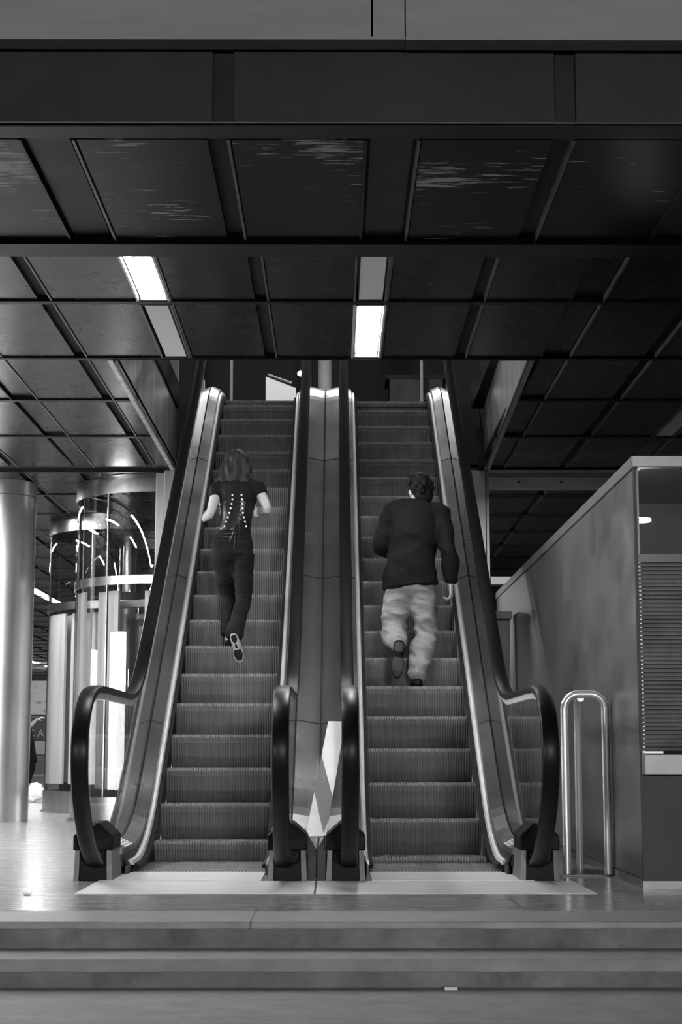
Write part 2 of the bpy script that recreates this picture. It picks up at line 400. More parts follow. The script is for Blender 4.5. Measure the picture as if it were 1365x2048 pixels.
# ceiling lights in the wide strips: lit and unlit
def ceiling_light(k, ya, yb, on, label, group=None, far=False):
    r = R0+k*PITCHX
    t = thing('ceiling_light', label, 'ceiling light', (r-.108, (ya+yb)/2, ZC2), group)
    f = MB(); f.mat(M['alu' if on else 'trim'])
    for x in (r-.212, r-.014): f.box(x-.007, x+.007, ya+.01, yb-.01, ZC2-.012, ZC2+.015)
    f.mat(M['rib']).box(r-.2, r-.016, ya+.01, ya+.03, ZC2-.01, ZC2+.015).box(r-.2, r-.016, yb-.03, yb-.01, ZC2-.01, ZC2+.015)
    f.build('frame', parent=t)
    d = MB(); d.box(r-.185, r-.035, ya+.03, yb-.03, ZC2-.004, ZC2+.014); d.build('diffuser', M['lampfar' if far else 'lamp'] if on else M['lampdim'], t)
    return t
ceiling_light(-1, 8.835, 10.235, True, 'lit rectangular ceiling light, the left one of the two bright ones')
ceiling_light(-1, 10.305, 11.755, False, 'unlit grey ceiling light directly beyond the left lit one')
ceiling_light(0, 10.305, 11.755, True, 'lit rectangular ceiling light above the middle of the escalators')
ceiling_light(0, 8.835, 10.235, False, 'unlit grey ceiling light directly in front of the middle lit one')
ceiling_light(2, 19.73, 21.17, True, 'lit ceiling strip above the kiosk edge, nearer of the pair', far=True)
ceiling_light(2, 22.73, 24.17, True, 'lit ceiling strip above the kiosk edge, farther of the pair', far=True)
ceiling_light(2, 13.28, 14.77, False, 'unlit grey ceiling light above the kiosk roof at the right edge')
for k, ya, lab in ((-4, 28.73, 'lit ceiling strip right of the thick column, left one of the nearer pair'), (-4, 30.23, 'lit ceiling strip right of the thick column, right one of the nearer pair'),
                   (-7, 51.23, 'tiny lit ceiling strip far down the hall, touching the thick column'), (-7, 54.23, 'tiny lit ceiling strip far down the hall, touching the second glass drum')):
    ceiling_light(k, ya, ya+1.44, True, lab, 'hall ceiling strips behind the column', far=True)

# ------------------------------------------------------------------ escalators
TAN = math.tan(math.radians(35)); D0, ZN = 11.25, .36
RISE = .2325; RUN = RISE/TAN
ZTOP = 4.46
def line_z(y, K=0): return ZN+K+(y-D0)*TAN
def esc_path(K, zf, T, ya, yb, zt=None, Tt=.5, n=10):
    """(y,z): flat at zf, curve, 35 degree incline, curve, flat at zt"""
    yI = D0+(zf-ZN-K)/TAN
    c, s = math.cos(math.radians(35)), math.sin(math.radians(35))
    P = [(ya, zf)]
    a, i, d = (yI-T, zf), (yI, zf), (yI+T*c, zf+T*s)
    for k in range(n+1):
        t = k/n; P.append(tuple((1-t)**2*a[j]+2*t*(1-t)*i[j]+t*t*d[j] for j in (0, 1)))
    if zt is None: zt = ZTOP+K
    yJ = D0+(zt-ZN-K)/TAN
    a, i, d = (yJ-Tt*c, zt-Tt*s), (yJ, zt), (yJ+Tt, zt)
    m = 6
    for k in range(1, m): P.append((P[n+1][0]+(a[0]-P[n+1][0])*k/m, P[n+1][1]+(a[1]-P[n+1][1])*k/m))
    for k in range(n+1):
        t = k/n; P.append(tuple((1-t)**2*a[j]+2*t*(1-t)*i[j]+t*t*d[j] for j in (0, 1)))
    P.append((yb, zt)); return P
def zon(P, y):
    for (y0, a), (y1, c) in zip(P, P[1:]):
        if y0 <= y <= y1 and y1 > y0: return a+(c-a)*(y-y0)/(y1-y0)
    return P[0][1] if y < P[0][0] else P[-1][1]
YEND = 19.0
def bez(pts, n=24):
    """smooth curve through points (Catmull-Rom)"""
    out = []
    for i in range(len(pts)-1):
        p0, p1, p2, p3 = pts[max(0, i-1)], pts[i], pts[i+1], pts[min(len(pts)-1, i+2)]
        for k in range(n):
            t = k/n
            out.append(tuple(.5*((2*p1[j])+(-p0[j]+p2[j])*t+(2*p0[j]-5*p1[j]+4*p2[j]-p3[j])*t*t+(-p0[j]+3*p1[j]-3*p2[j]+p3[j])*t**3) for j in (0, 1)))
    out.append(pts[-1]); return out
newel = bez([(9.42, .07), (9.12, .13), (8.84, .28), (8.63, .50), (8.57, .72), (8.66, .90), (8.84, 1.005), (9.10, 1.045)], 6)
rail_in = esc_path(.92, 1.05, .5, 9.4, YEND, ZTOP+.98, .6)
rail_path = newel+rail_in
def escalator(cx, phase, label, side):
    """side = +1 when the neighbour escalator is on the right, -1 on the left"""
    t = thing('escalator', label, 'escalator', (cx, 11.25, 0))
    sp_ = esc_path(0, -.05, .22, 9.0, YEND, ZTOP, .5)
    # steps
    for k in range(-4, 20):
        y = D0+(k+phase)*RUN; z = zon(sp_, y); yn = y+RUN; zl = zon(sp_, y-RUN)
        if y+RUN < 9.93: continue
        y0 = max(y, 9.93)
        s = MB(); s.mat(M['step'])
        s.box(cx-.378, cx+.378, y0, yn-.006, z-.03, z)
        if z-zl > .01:
            h = z-zl+.02
            prof = [(y+.004, z-.012), (y+.006, z-.05), (y+.016, z-.3*h), (y+.040, z-.6*h), (y+.075, z-.85*h), (y+.105, z-h), (y+.14, z-h), (y+.11, z-.6*h), (y+.07, z-.031), (y+.03, z-.012)]
            s.prism_x(cx-.375, cx+.375, prof)
        s.mat(M['nosing'])
        for q in range(42):
            xq = cx-.378+q*.018
            s.box(xq+.002, xq+.013, y0-.004, y0+.03, z-.016, z+.0045)
        s.build('step', parent=t)
    # comb plate
    b = MB(); b.mat(M['plate']).box(cx-(.39 if side < 0 else .50), cx+(.39 if side > 0 else .50), 9.262, 9.90, -.02, .004)
    for q in range(40): b.box(cx-.388+q*.0196, cx-.379+q*.0196, 9.90, 9.955, -.012, .004)
    b.build('comb_plate', parent=t)
    # skirts, brushes, bright guides
    base = esc_path(.06, .05, .62, 9.72, YEND, ZTOP+.06, .5)
    for s in (-1, 1):
        x0 = cx+s*.40
        b = MB(); low = esc_path(-.35, -.28, .5, 9.72, YEND, ZTOP-.3, .5)
        up = base
        # skirt: closed strip between the lower and upper line
        ys = [9.72+.15*i for i in range(int((YEND-9.72)/.15)+1)]
        A = [(y, zon(up, y)) for y in ys]; B = [(y, zon(up, y)-.45) for y in ys]
        b.ribbon(A, [(x0, 0), (x0+s*.012, 0), (x0+s*.012, -.40), (x0, -.40)]); b.build('skirt_panel', M['skirt'], t)
        b = MB(); b.ribbon(esc_path(.03, .035, .55, 10.0, YEND, ZTOP+.03, .5), [(x0, -.018), (x0, .018), (x0-s*.034, .006), (x0-s*.034, -.012)]); b.build('skirt_brush', M['brush'], t)
        b = MB(); b.ribbon(esc_path(.075, .06, .62, 9.93, YEND, ZTOP+.075, .5), [(x0-s*.010, -.016), (x0+s*.026, -.016), (x0+s*.026, .006), (x0+s*.014, .016), (x0-s*.004, .010)]); b.build('skirt_guide', M['alu'], t, smooth=True)
        b = MB(); b.prism([(x0-s*.012, 9.90, .01), (x0+s*.028, 9.90, .01), (x0+s*.028, 10.02, .045), (x0-s*.012, 10.02, .045)], (0, .0, -.05)); b.build('guide_end_cap', M['box'], t)
        # decks
        dk = esc_path(.12, .15, .62, 9.66, YEND, ZTOP+.12, .5)
        outer = .697 if s == side else .645
        xi, xg = cx+s*.425, cx+s*.505
        b = MB(); b.ribbon(dk, [(xi, -.03), (xi, 0), (xg, .035), (xg, .0)]); d = b.build('inner_deck', M['deck'], t)
        b = MB(); b.ribbon(dk, [(cx+s*.505, -.01), (cx+s*.505, .022), (cx+s*.527, .022), (cx+s*.527, -.01)]); b.build('glass_seal', M['slot'], t)
        b = MB(); b.ribbon(dk, [(cx+s*.527, .0), (cx+s*.527, .035), (cx+s*outer, .0), (cx+s*outer, -.03)]); b.build('outer_deck', M['deck'], t)
        b = MB(); b.ribbon(dk, [(cx+s*(outer-.004), .006), (cx+s*(outer+(-.001 if s == side else .008)), .006), (cx+s*(outer+(-.001 if s == side else .008)), -.03), (cx+s*(outer-.004), -.03)]); b.build('deck_edge', M['frame'] if s != side else M['slot'], t)
        # cladding below the deck: inner low wall and outer side
        b = MB(); b.ribbon(dk, [(cx+s*.426, -.03), (cx+s*.44, -.03), (cx+s*.44, -.10), (cx+s*.426, -.10)]); b.build('inner_cladding', M['clad'], t)
        ysd = [p for p in dk]
        xs = cx+s*(outer-.02)
        b = MB(); poly = [(9.66, 0), (9.66, .13)]+[(y, z-.02) for y, z in dk[1:]]+[(YEND, 3.62), (16.65, 3.60), (16.2, 3.42), (12.0, .02), (12.0, 0)]
        b.prism_x(xs-.01, xs, poly); b.build('side_cladding', M['clad'], t)
        # end wall behind the handrail inlet
        b = MB(); b.prism([(cx+s*.40, 9.86, 0), (cx+s*outer, 9.60, 0), (cx+s*outer, 9.60, .13), (cx+s*.425, 9.70, .115), (cx+s*.40, 9.9, .04)], (0, .05, 0)); b.build('end_cladding', M['clad'], t)
        # glass
        xgl = cx+s*.516
        gi = bez([(9.44, .16), (9.16, .20), (8.94, .31), (8.75, .50), (8.69, .71), (8.77, .85), (8.91, .935), (9.12, .985)], 5)+[(y, z-.0) for y, z in esc_path(.86, .99, .5, 9.4, YEND, ZTOP+.92, .6)]
        bot = [(y, z+.02) for y, z in dk][::-1]
        b = MB(); b.prism_x(xgl-.005, xgl+.005, gi+bot+[(9.55, .17)]); b.build('glass_panel', M['glass'], t)
        # handrail, its steel guide
        xr = xgl
        b = MB(); b.ribbon(rail_path, [(xr-.030, -.022), (xr-.043, -.014), (xr-.046, .002), (xr-.040, .014), (xr-.024, .019), (xr+.024, .019), (xr+.040, .014), (xr+.046, .002), (xr+.043, -.014), (xr+.030, -.022)])
        b.build('handrail', M['rubber'], t, smooth=True)
        g = MB(); g.ribbon(rail_path[3:], [(xr-.022, -.052), (xr-.026, -.022), (xr+.026, -.022), (xr+.022, -.052)]); g.build('handrail_guide', M['alu'], t)
        # handrail inlet box
        bx = MB(); xc = xr+s*.02
        bx.mat(M['box'])
        bx.prism([(xc-.078, 9.30, .0), (xc+.078, 9.30, .0), (xc+.078, 9.30, .165), (xc-.078, 9.30, .165)], (0, .42, 0))
        ib = bx.build('handrail_inlet', parent=t, bevel=.004)
        bx = MB(); bx.mat(M['box'])
        bx.prism([(xc-.11, 9.27, .165), (xc+.11, 9.27, .165), (xc+.11, 9.27, .245), (xc+.03, 9.30, .315), (xc-.03, 9.30, .315), (xc-.11, 9.27, .245)], (0, .34, 0)); bx.build('inlet_cap', parent=ib, bevel=.008)
        bx = MB()
        for q in (-1, 1): bx.prism([(xc+q*.078, 9.285, 0), (xc+q*.108, 9.29, 0), (xc+q*.100, 9.29, .165), (xc+q*.074, 9.285, .165)], (0, .40, 0))
        bx.build('inlet_flange', M['flange'], ib)
        bx = MB()
        for rr, zz in ((.055, .15), (.068, .118)):
            bx.tube([(xc-rr, 9.292, .17)]+[(xc-rr*math.cos(a), 9.288, zz-.03*math.sin(a)) for a in [PI*i/8 for i in range(9)]]+[(xc+rr, 9.292, .17)], .004, 6)
        bx.build('inlet_collar', M['rubber'], ib)
        if s == side:       # dark plate closing the gap between the two inner inlets
            xm = -.1035 if side > 0 else -.0965
            b = MB(); b.prism([(xc+s*.112, 9.34, 0), (xm, 9.34, 0), (xm, 9.34, .165), (xc+s*.112, 9.34, .25)], (0, .03, 0)); b.build('gap_plate', M['lower'], t)
        # safety pictogram sticker on the inner deck outside of the pair
        if s != side:
            yS = 10.0
            b = MB(); b.mat(M['white'])
            def pt(u, v, lift=.003):
                y = 9.86+v*.34; z = zon(dk, y)+.035*(u-0)*1.0+lift
                return (cx+s*(.43+u*.072), y, z)
            b.prism([pt(0, 0), pt(1, 0), pt(1, 1), pt(0, 1)], (0, 0, .001))
            b.mat(M['slot'])
            for iu in range(3):
                for iv in range(4):
                    u0, v0 = .08+iu*.31, .06+iv*.24
                    b.prism([pt(u0, v0, .0045), pt(u0+.22, v0, .0045), pt(u0+.22, v0+.07+.05*((iu+iv) % 2), .0045), pt(u0, v0+.07, .0045)], (0, 0, .0008))
            b.build('safety_sticker', parent=t, label='white sticker with rows of small black pictograms')
        # joints across the decks
        for yj in (11.85, 13.6, 15.5):
            b = MB(); z = zon(dk, yj)
            b.ribbon([(yj, z), (yj+.006, z+.004)], [(xi, -.01), (xi, .002), (xg, .037), (cx+s*.527, .037), (cx+s*outer, .002), (cx+s*outer, -.01)])
            b.build('deck_joint', M['slot'], t)
    return t
CL, CR = -.797, .597
esc_l = escalator(CL, 0., 'left glass-sided escalator with a woman in a corset climbing it', 1)
esc_r = escalator(CR, .57, 'right glass-sided escalator with a man in pale jeans climbing it', -1)

# bright landing plate with a seam
b = MB(); b.mat(M['plate']).box(-1.30, -.105, 8.42, 9.258, .0, .0015).box(-.095, 1.31, 8.42, 9.258, .0, .0015)
b.mat(M['slot']).box(-.105, -.095, 8.42, 9.258, .0, .001)
tag(b.build('landing_plate'), 'bright metal landing plate on the floor in front of the escalators', 'landing plate')

# leaning board between the escalators
def Pb(u, v):      # u across, v up
    A = Vector((-.168, 9.70, .215)); B = Vector((-.045, 11.62, .91+.0)); q = A.lerp(B, v); return q+Vector((.118*u, 0, 0))
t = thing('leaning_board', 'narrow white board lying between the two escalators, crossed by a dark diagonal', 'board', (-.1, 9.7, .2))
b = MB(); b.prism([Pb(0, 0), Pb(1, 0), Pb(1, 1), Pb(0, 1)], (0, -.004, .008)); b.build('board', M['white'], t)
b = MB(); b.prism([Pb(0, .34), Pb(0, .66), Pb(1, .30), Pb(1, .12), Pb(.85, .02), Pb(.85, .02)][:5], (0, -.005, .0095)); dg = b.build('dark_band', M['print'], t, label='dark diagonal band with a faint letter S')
def text(s, size, m, name, parent, mw, extrude=.004):
    c = bpy.data.curves.new(name, 'FONT'); c.body = s; c.size = size; c.extrude = extrude; c.align_x = 'CENTER'; c.align_y = 'CENTER'
    o = bpy.data.objects.new(name, c); COL.objects.link(o); bpy.context.view_layer.update()
    me = bpy.data.meshes.new_from_object(o); bpy.data.objects.remove(o)
    me.transform(mw); me.materials.clear(); me.materials.append(m)
    o = bpy.data.objects.new(name, me); COL.objects.link(o)
    if parent:
        o.parent = parent
        if parent.parent is None: o.matrix_parent_inverse = Matrix.Translation(-parent.location)
    return o
vd = (Pb(0, 1)-Pb(0, 0)).normalized(); vx = Vector((1, 0, 0)); vn = vx.cross(vd)
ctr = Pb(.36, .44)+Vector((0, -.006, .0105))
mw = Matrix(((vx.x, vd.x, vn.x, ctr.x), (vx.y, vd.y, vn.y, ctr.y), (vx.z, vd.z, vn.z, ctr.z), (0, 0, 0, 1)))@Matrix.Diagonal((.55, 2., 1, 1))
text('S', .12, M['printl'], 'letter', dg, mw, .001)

# ------------------------------------------------------------------ left column and glass drums
COLC = (-3.535, 17.47); cr = .335
t = thing('column', 'thick round steel-clad column at the left edge of the picture', 'column', (COLC[0], COLC[1], 0))
b = MB(); b.lathe(*COLC, [(cr-.05, 0), (cr, 0), (cr, 3.40), (cr-.05, 3.40)], seg=64); b.build('shaft', M['column'], t, smooth=True)
b = MB(); b.lathe(*COLC, [(cr-.05, 3.405), (cr+.003, 3.405), (cr+.003, ZC2-.002), (cr-.05, ZC2-.002)], seg=64); b.build('collar', M['column'], t, smooth=True)
def drum(cx, cy, r, label, rot, leaves_):
    t = thing('revolving_door', label, 'revolving door', (cx, cy, 0))
    def ring(name, z0, z1, rr, m=M['steel'], th=.02, par=t):
        b = MB(); b.lathe(cx, cy, [(rr-th, z0), (rr, z0), (rr, z1), (rr-th, z1)], seg=72); return b.build(name, m, par, smooth=True)
    ring('top_ring', 3.36, 3.50, r+.01); ring('top_ring', 3.505, 3.55, r-.005)
    ring('middle_ring', 2.41, 2.50, r+.012); b0 = ring('base_ring', .03, .26, r+.012); ring('base_foot', 0.001, .028, r+.04)
    b = MB(); b.lathe(cx, cy, [(r-.008, .26), (r, .26), (r, 3.37), (r-.008, 3.37)], seg=96); b.build('curved_glass', M['drumglass'], t, smooth=True)
    for a in (178, 236, 300, 30, 90):
        a = math.radians(a+rot); b = MB(); x, y = cx+math.cos(a)*(r-.02), cy+math.sin(a)*(r-.02)
        b.tube([(x, y, .26), (x, y, 3.36)], .014, 8); b.build('mullion', M['steel'], t)
    # inner leaves: pale strips standing in for bright glass reflections, black kick plates
    for a0, a1, q in leaves_:
        a0 = math.radians(a0+rot); a1 = math.radians(a1+rot)
        b = MB(); b.lathe(cx, cy, [(r-q-.03, .34), (r-q, .34), (r-q, 2.37), (r-q-.03, 2.37)], a0, a1, seg=10); st = b.build('reflection_leaf', M['leaf'], t, smooth=True)
    b = MB(); b.lathe(cx, cy, [(r-.19, .17), (r-.18, .17), (r-.18, .36), (r-.19, .36)], seg=48); b.build('kick_plate', M['box'], t, smooth=True)
    b = MB(); b.lathe(cx, cy, [(.02, .02), (.085, .02), (.085, 3.4), (.02, 3.4)], seg=32); b.build('centre_shaft', M['column'], t, smooth=True)
    for k in range(3):
        a = math.radians(20+rot+k*120); d = Vector((math.cos(a), math.sin(a), 0)); n = Vector((-d.y, d.x, 0))
        p = Vector((cx, cy, 0))
        w = MB(); w.mat(M['frame'])
        for r0, r1, z0, z1 in ((.09, .13, .03, 2.36), (r-.26, r-.22, .03, 2.36), (.13, r-.26, .03, .12), (.13, r-.26, 2.28, 2.36)):
            w.prism([p+d*r0-n*.02+Vector((0,0,z0)), p+d*r1-n*.02+Vector((0,0,z0)), p+d*r1-n*.02+Vector((0,0,z1)), p+d*r0-n*.02+Vector((0,0,z1))], n*.04)
        wf = w.build('wing_frame', parent=t)
        w = MB(); w.prism([p+d*.13-n*.004+Vector((0,0,.12)), p+d*(r-.26)-n*.004+Vector((0,0,.12)), p+d*(r-.26)-n*.004+Vector((0,0,2.28)), p+d*.13-n*.004+Vector((0,0,2.28))], n*.008)
        w.build('wing_glass', M['glass'], wf)
    return t
drum(-1.81, 17.72, .975, 'large round glass drum door with steel rings directly left of the escalators', 0, ((181, 199, .03), (202, 211, .03), (212, 237, .18), (140, 165, .2), (60, 110, .2)))
drum(-2.57, 20.55, .99, 'smaller looking glass drum door with steel rings, second from the escalators', 14, ((166, 184, .03), (186, 211, .03), (213, 240, .10), (172, 199, .22), (60, 110, .2)))
# portal frames on both sides of the opening
def portal(xs, name, label, screws=()):
    t = thing(name, label, 'portal frame', (xs[0], 16.6, 0))
    return t
t = portal((-1.8,), 'portal_frame', 'grey metal portal post left of the left escalator, beside the big glass drum')
b = MB(); b.box(-1.73, -1.61, 16.52, 16.66, 0, ZC2-.02); b.build('post', M['frame'], t, bevel=.004)
b = MB(); b.box(-1.82, -1.735, 16.56, 16.64, 0, ZC2-.04); b.build('glazing_bead', M['frame'], t, bevel=.004)
t = portal((1.5,), 'portal_frame', 'grey metal portal frame right of the right escalator, above the kiosk')
b = MB(); b.box(1.375, 1.53, 16.52, 16.66, 0, ZC2-.02); b.build('post', M['frame'], t, bevel=.004)
b = MB(); b.box(1.535, 1.57, 16.54, 16.66, 0, ZC2-.02); b.build('post', M['frame'], t, bevel=.004)
for z0, z1, yf in ((3.355, 3.475, 16.52), (3.48, 3.51, 16.55), (3.515, 3.555, 16.53), (2.38, 2.46, 16.52)):
    b = MB(); b.box(1.57, 4.6, yf, 16.66, z0, z1); rb = b.build('rail', M['frame'], t, bevel=.003)
    if z0 in (3.355, 2.38):
        for x in (1.87, 2.3, 3.4):
            b = MB(); b.tube([(x, yf-.006, (z0+z1)/2+.01), (x, yf+.01, (z0+z1)/2+.01)], .012, 10); b.build('screw', M['slot'], rb)
b = MB(); b.box(1.57, 4.6, 16.58, 16.59, .05, 3.355); b.build('pane', M['glass'], t)

# steel cabinet behind the right handrail
t = thing('steel_cabinet', 'tall pale steel cabinet between the right escalator and the kiosk', 'cabinet', (1.40, 14.6, 0))
b = MB(); b.prism([(1.20, 14.5, 0), (1.50, 14.5, 0), (1.545, 14.5, 1.86), (1.20, 14.5, 1.86)], (0, .4, 0)); b.build('body', M['frame'], t, bevel=.01)
b = MB(); b.box(1.19, 1.56, 14.47, 14.92, 1.865, 1.935); b.build('lid', M['frame'], t, bevel=.008)

# ------------------------------------------------------------------ kiosk
KX, KY, KZ = 1.60, 8.722, 2.275
t = thing('kiosk', 'grey steel kiosk with a closed slatted shutter at the right edge', 'kiosk', (KX, KY, 0))
ysk = [KY+.01, 9.75, 10.62, 11.55, 12.9, 14.2, 16.3]
for ya, yb in zip(ysk, ysk[1:]):
    b = MB(); b.box(KX+.004, KX+.03, ya+.0015, yb-.0015, .05, KZ-.07); b.build('side_panel', M['kiosk'], t)
b = MB(); b.box(KX-.005, KX+.05, KY+.02, 16.3, KZ-.065, KZ); b.build('roof_trim', M['kioskfr'], t, bevel=.004)
b = MB(); b.box(KX-.005, 4.2, KY-.012, KY+.04, KZ-.062, KZ); b.build('roof_trim', M['kioskfr'], t, bevel=.004)
b = MB(); b.box(KX-.0, 4.2, KY+.02, 16.3, KZ-.02, KZ-.002); b.build('roof', M['clad'], t)
b = MB(); b.box(KX+.002, KX+.016, KY-.004, KY+.03, .04, KZ-.06); b.build('corner_post', M['lower'], t)
b = MB(); b.box(KX-.002, 4.2, KY-.004, KY+.03, .0, .04); b.box(KX-.002, KX+.04, KY+.03, 16.3, 0, .045); b.build('plinth', M['kioskfr'], t)
b = MB(); b.box(KX+.016, 4.2, KY+.004, KY+.012, 1.715, KZ-.062); b.build('upper_window', glass('kiosk_glass', .55, 1., 1.6), t)
b = MB(); b.box(KX+.016, 4.2, KY+.0, KY+.03, 1.70, 1.745); b.build('shutter_box', M['clad'], t)
b = MB(); n = 46; h = (1.700-.705)/n
for k in range(n):
    z = .705+k*h
    b.prism_x(KX+.018, 4.2, [(KY+.022, z), (KY+.008, z+.003), (KY+.004, z+h*.5), (KY+.010, z+h-.0022), (KY+.022, z+h-.001)])
b.build('shutter', M['shutter'], t)
b = MB(); b.box(KX+.004, 4.2, KY-.10, KY+.03, .585, .69); b.build('sill', M['kioskfr'], t, bevel=.004)
b = MB(); b.box(KX+.006, KX+.105, KY-.09, KY-.02, .693, .706); b.build('sill_latch', M['alu'], t, bevel=.002)
b = MB(); b.box(KX+.016, 4.2, KY+.006, KY+.03, .04, .585); b.build('lower_panel', M['lower'], t)
b = MB(); b.box(KX+.03, 4.2, 10.3, 10.34, .05, KZ-.02); b.build('rear_partition', M['kioskin'], t)
b = MB(); b.box(KX+.03, 4.2, KY+.03, 10.3, 1.69, 1.70); b.build('shelf', M['clad'], t)
lt = MB(); lt.lathe(1.700, 9.12, [(0.001, 1.975), (.066, 1.975), (.066, 1.99), (.001, 1.99)], seg=32)  # added glowing disc in place of a lamp reflected in the window
lo = lt.build('reflection_disc', emit('reflection_glow', 110.), None, smooth=True); tag(lo, 'small glowing disc standing in for a lamp reflected in the upper kiosk window', 'lamp')

# tubular railing
t = thing('tubular_railing', 'polished bent steel tube railing standing between escalator and kiosk', 'railing', (1.5, 10, 0))
def ubend(p0, p1, zt, r=.13):
    p0, p1 = Vector(p0), Vector(p1); d = (p1-p0).normalized(); P = [p0]
    for k in range(9):
        a = PI/2*k/8; P.append(p0+d*(r*(1-math.cos(a)))+Vector((0, 0, zt-p0.z-r+r*math.sin(a))))
    for k in range(9):
        a = PI/2*(1-k/8); P.append(p1-d*(r*(1-math.cos(a)))+Vector((0, 0, zt-p1.z-r+r*math.sin(a))))
    P.append(p1); return P
b = MB(); b.tube(ubend((1.333, 9.64, .01), (1.570, 9.64, .01), 1.035, .085), .0235, 16); b.build('tube', M['tube'], t, smooth=True)
b = MB(); b.tube([(1.43, 9.64, 1.012), (1.432, 9.72, 1.018), (1.436, 9.80, 1.01), (1.441, 9.86, .96), (1.445, 9.89, .87), (1.458, 10.0, .01)], .021, 16); b.build('brace_tube', M['tube'], t, smooth=True)
b = MB(); b.prism([(1.30, 9.60, .001), (1.592, 9.60, .001), (1.592, 10.08, .001), (1.42, 10.08, .001)], (0, 0, .008)); b.build('base_plate', M['clad'], t)

# ------------------------------------------------------------------ upper hall seen through the opening
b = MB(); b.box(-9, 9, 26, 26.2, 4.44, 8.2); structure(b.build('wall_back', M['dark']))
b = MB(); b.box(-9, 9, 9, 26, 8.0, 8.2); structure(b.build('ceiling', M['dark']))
b = MB(); b.lathe(-.135, 22, [(.02, 4.445), (.095, 4.445), (.095, 8.0), (.02, 8.0)], seg=32); tag(b.build('round_pillar', M['white'], smooth=True), 'white round pillar on the upper floor above the middle of the escalators', 'pillar')
for px, lab in ((463, 'thin steel post at the top of the left escalator'), (844, 'thin steel post at the top of the right escalator')):
    p = unproject(px, 785, 17.9); b = MB(); b.tube([(p.x, 17.9, 4.461), (p.x, 17.9, 6.4)], .018, 10); tag(b.build('steel_post', M['alu']), lab, 'post', 'posts at the escalator tops')
t = thing('lit_display', 'white lit slanted panel on the upper floor beyond the left escalator', 'display', (-.8, 21, 4.46))
b = MB(); b.prism([Vector((unproject(532, 800, 21).x, 21, 4.445)), Vector((unproject(596, 800, 21).x, 21, 4.445)), unproject(592, 776, 21), unproject(532, 753, 21)], (0, .3, 0)); b.build('panel', M['upperwhite'], t)
b = MB(); b.tube([unproject(537, 749, 20.9), unproject(583, 766, 20.9)], .014, 8); b.build('tube_light', M['lampdim'], t)
p = unproject(601, 747, 21)
t = thing('spot_lamp', 'small bright lamp glowing above the top of the left escalator', 'lamp', p)
b = MB(); b.lathe(p.x, p.y, [(.001, p.z-.035), (.03, p.z-.02), (.038, p.z), (.03, p.z+.02), (.001, p.z+.035)], seg=16, closed_prof=False); b.build('bulb', M['bulb'], t, smooth=True)
b = MB(); b.tube([(p.x, p.y, p.z+.036), (p.x, p.y, 7.99)], .008, 6); b.build('stem', M['dark'], t)
p0 = unproject(780, 759, 22); p1 = unproject(842, 759, 22)
t = thing('wall_cabinet', 'plain grey box on the upper floor beyond the right escalator', 'cabinet', (p0.x, 22, 4.45))
b = MB(); b.box(p0.x, p1.x, 22, 22.6, 4.445, p0.z); b.build('body', M['counterd'], t)
b = MB(); b.box(p0.x-.05, p1.x+.05, 21.98, 22.6, p0.z+.005, p0.z+.06); b.build('top', M['dark'], t)
# upper steel walls beside the opening
for x0, x1 in ((-2.6, -1.72), (1.58, 2.5)):
    pass
b = MB(); b.box(-1.74, -1.70, 13.5, 17.6, 4.45, 6.3); structure(b.build('wall_left', M['opening']))
b = MB(); b.box(1.62, 1.66, 13.5, 17.6, 4.45, 6.3); structure(b.build('wall_right', M['opening']))

# ------------------------------------------------------------------ far hall
b = MB(); b.box(XL-8, XR+6, 60, 60.3, 0, 4.4); structure(b.build('wall_back', M['plaster']))
b = MB(); b.box(-14.5, -14.3, 16.7, 60, 0, 4.4); structure(b.build('wall_left', M['plaster']))
b = MB(); b.box(9.0, 9.2, 16.7, 60, 0, 4.4); structure(b.build('wall_right', M['dark']))
b = MB(); b.box(-14, -7.5, 59.85, 59.97, 2.09, 3.31); tag(b.build('leafy_mural', M['hedge']), 'dark leaf-patterned mural high on the far wall of the hall', 'mural')
b = MB(); b.box(-14, -7.5, 59.8, 60, 3.31, 3.56); structure(b.build('trim_5', M['slot']))
t = thing('sign_board', 'dark shop sign with pale capital letters under the leafy mural', 'sign', (-10.5, 59.8, 1.1))
b = MB(); b.box(-13.5, -8, 59.8, 59.9, 1.17, 2.0); sb = b.build('board', M['signdark'], t)
p = unproject(79, 1467, 59.78)
mw = Matrix(((1, 0, 0, p.x), (0, 0, -1, p.y), (0, 1, 0, p.z), (0, 0, 0, 1)))
text('C A S', .36, M['signtext'], 'lettering', t, mw)
t = thing('shop_counter', 'pale counter with dark base far back in the hall below the sign', 'counter', (-10.5, 59.4, 0))
b = MB(); b.box(-13.5, -8, 59.3, 59.75, .68, 1.15); b.build('counter_front', M['counter'], t)
b = MB(); b.box(-13.5, -8, 59.35, 59.75, .0, .68); b.build('counter_base', M['counterd'], t)
# white plastic bag
bm_ = bmesh.new(); bmesh.ops.create_icosphere(bm_, subdivisions=4, radius=1)
rnd = random.Random(3)
from mathutils import noise
for v in bm_.verts:
    n = noise.fractal(v.co*1.6+Vector((3, 1, 7)), 1.0, 2.0, 4)
    k = 1+.28*n+.08*noise.noise(v.co*6)
    v.co = Vector((v.co.x*.125*k, v.co.y*.10*k, v.co.z*.12*k*(1 if v.co.z < .4 else 1+.25*(v.co.z-.4))))
me = bpy.data.meshes.new('plastic_bag'); bm_.to_mesh(me); bm_.free(); me.materials.append(M['plastic'])
for p in me.polygons: p.use_smooth = True
zb = min(v.co.z for v in me.vertices)
o = bpy.data.objects.new('plastic_bag', me); COL.objects.link(o); o.location = (-4.33, 24.2, -zb+.002)
tag(o, 'crumpled white plastic bag on the floor between the column and the glass drum', 'bag')
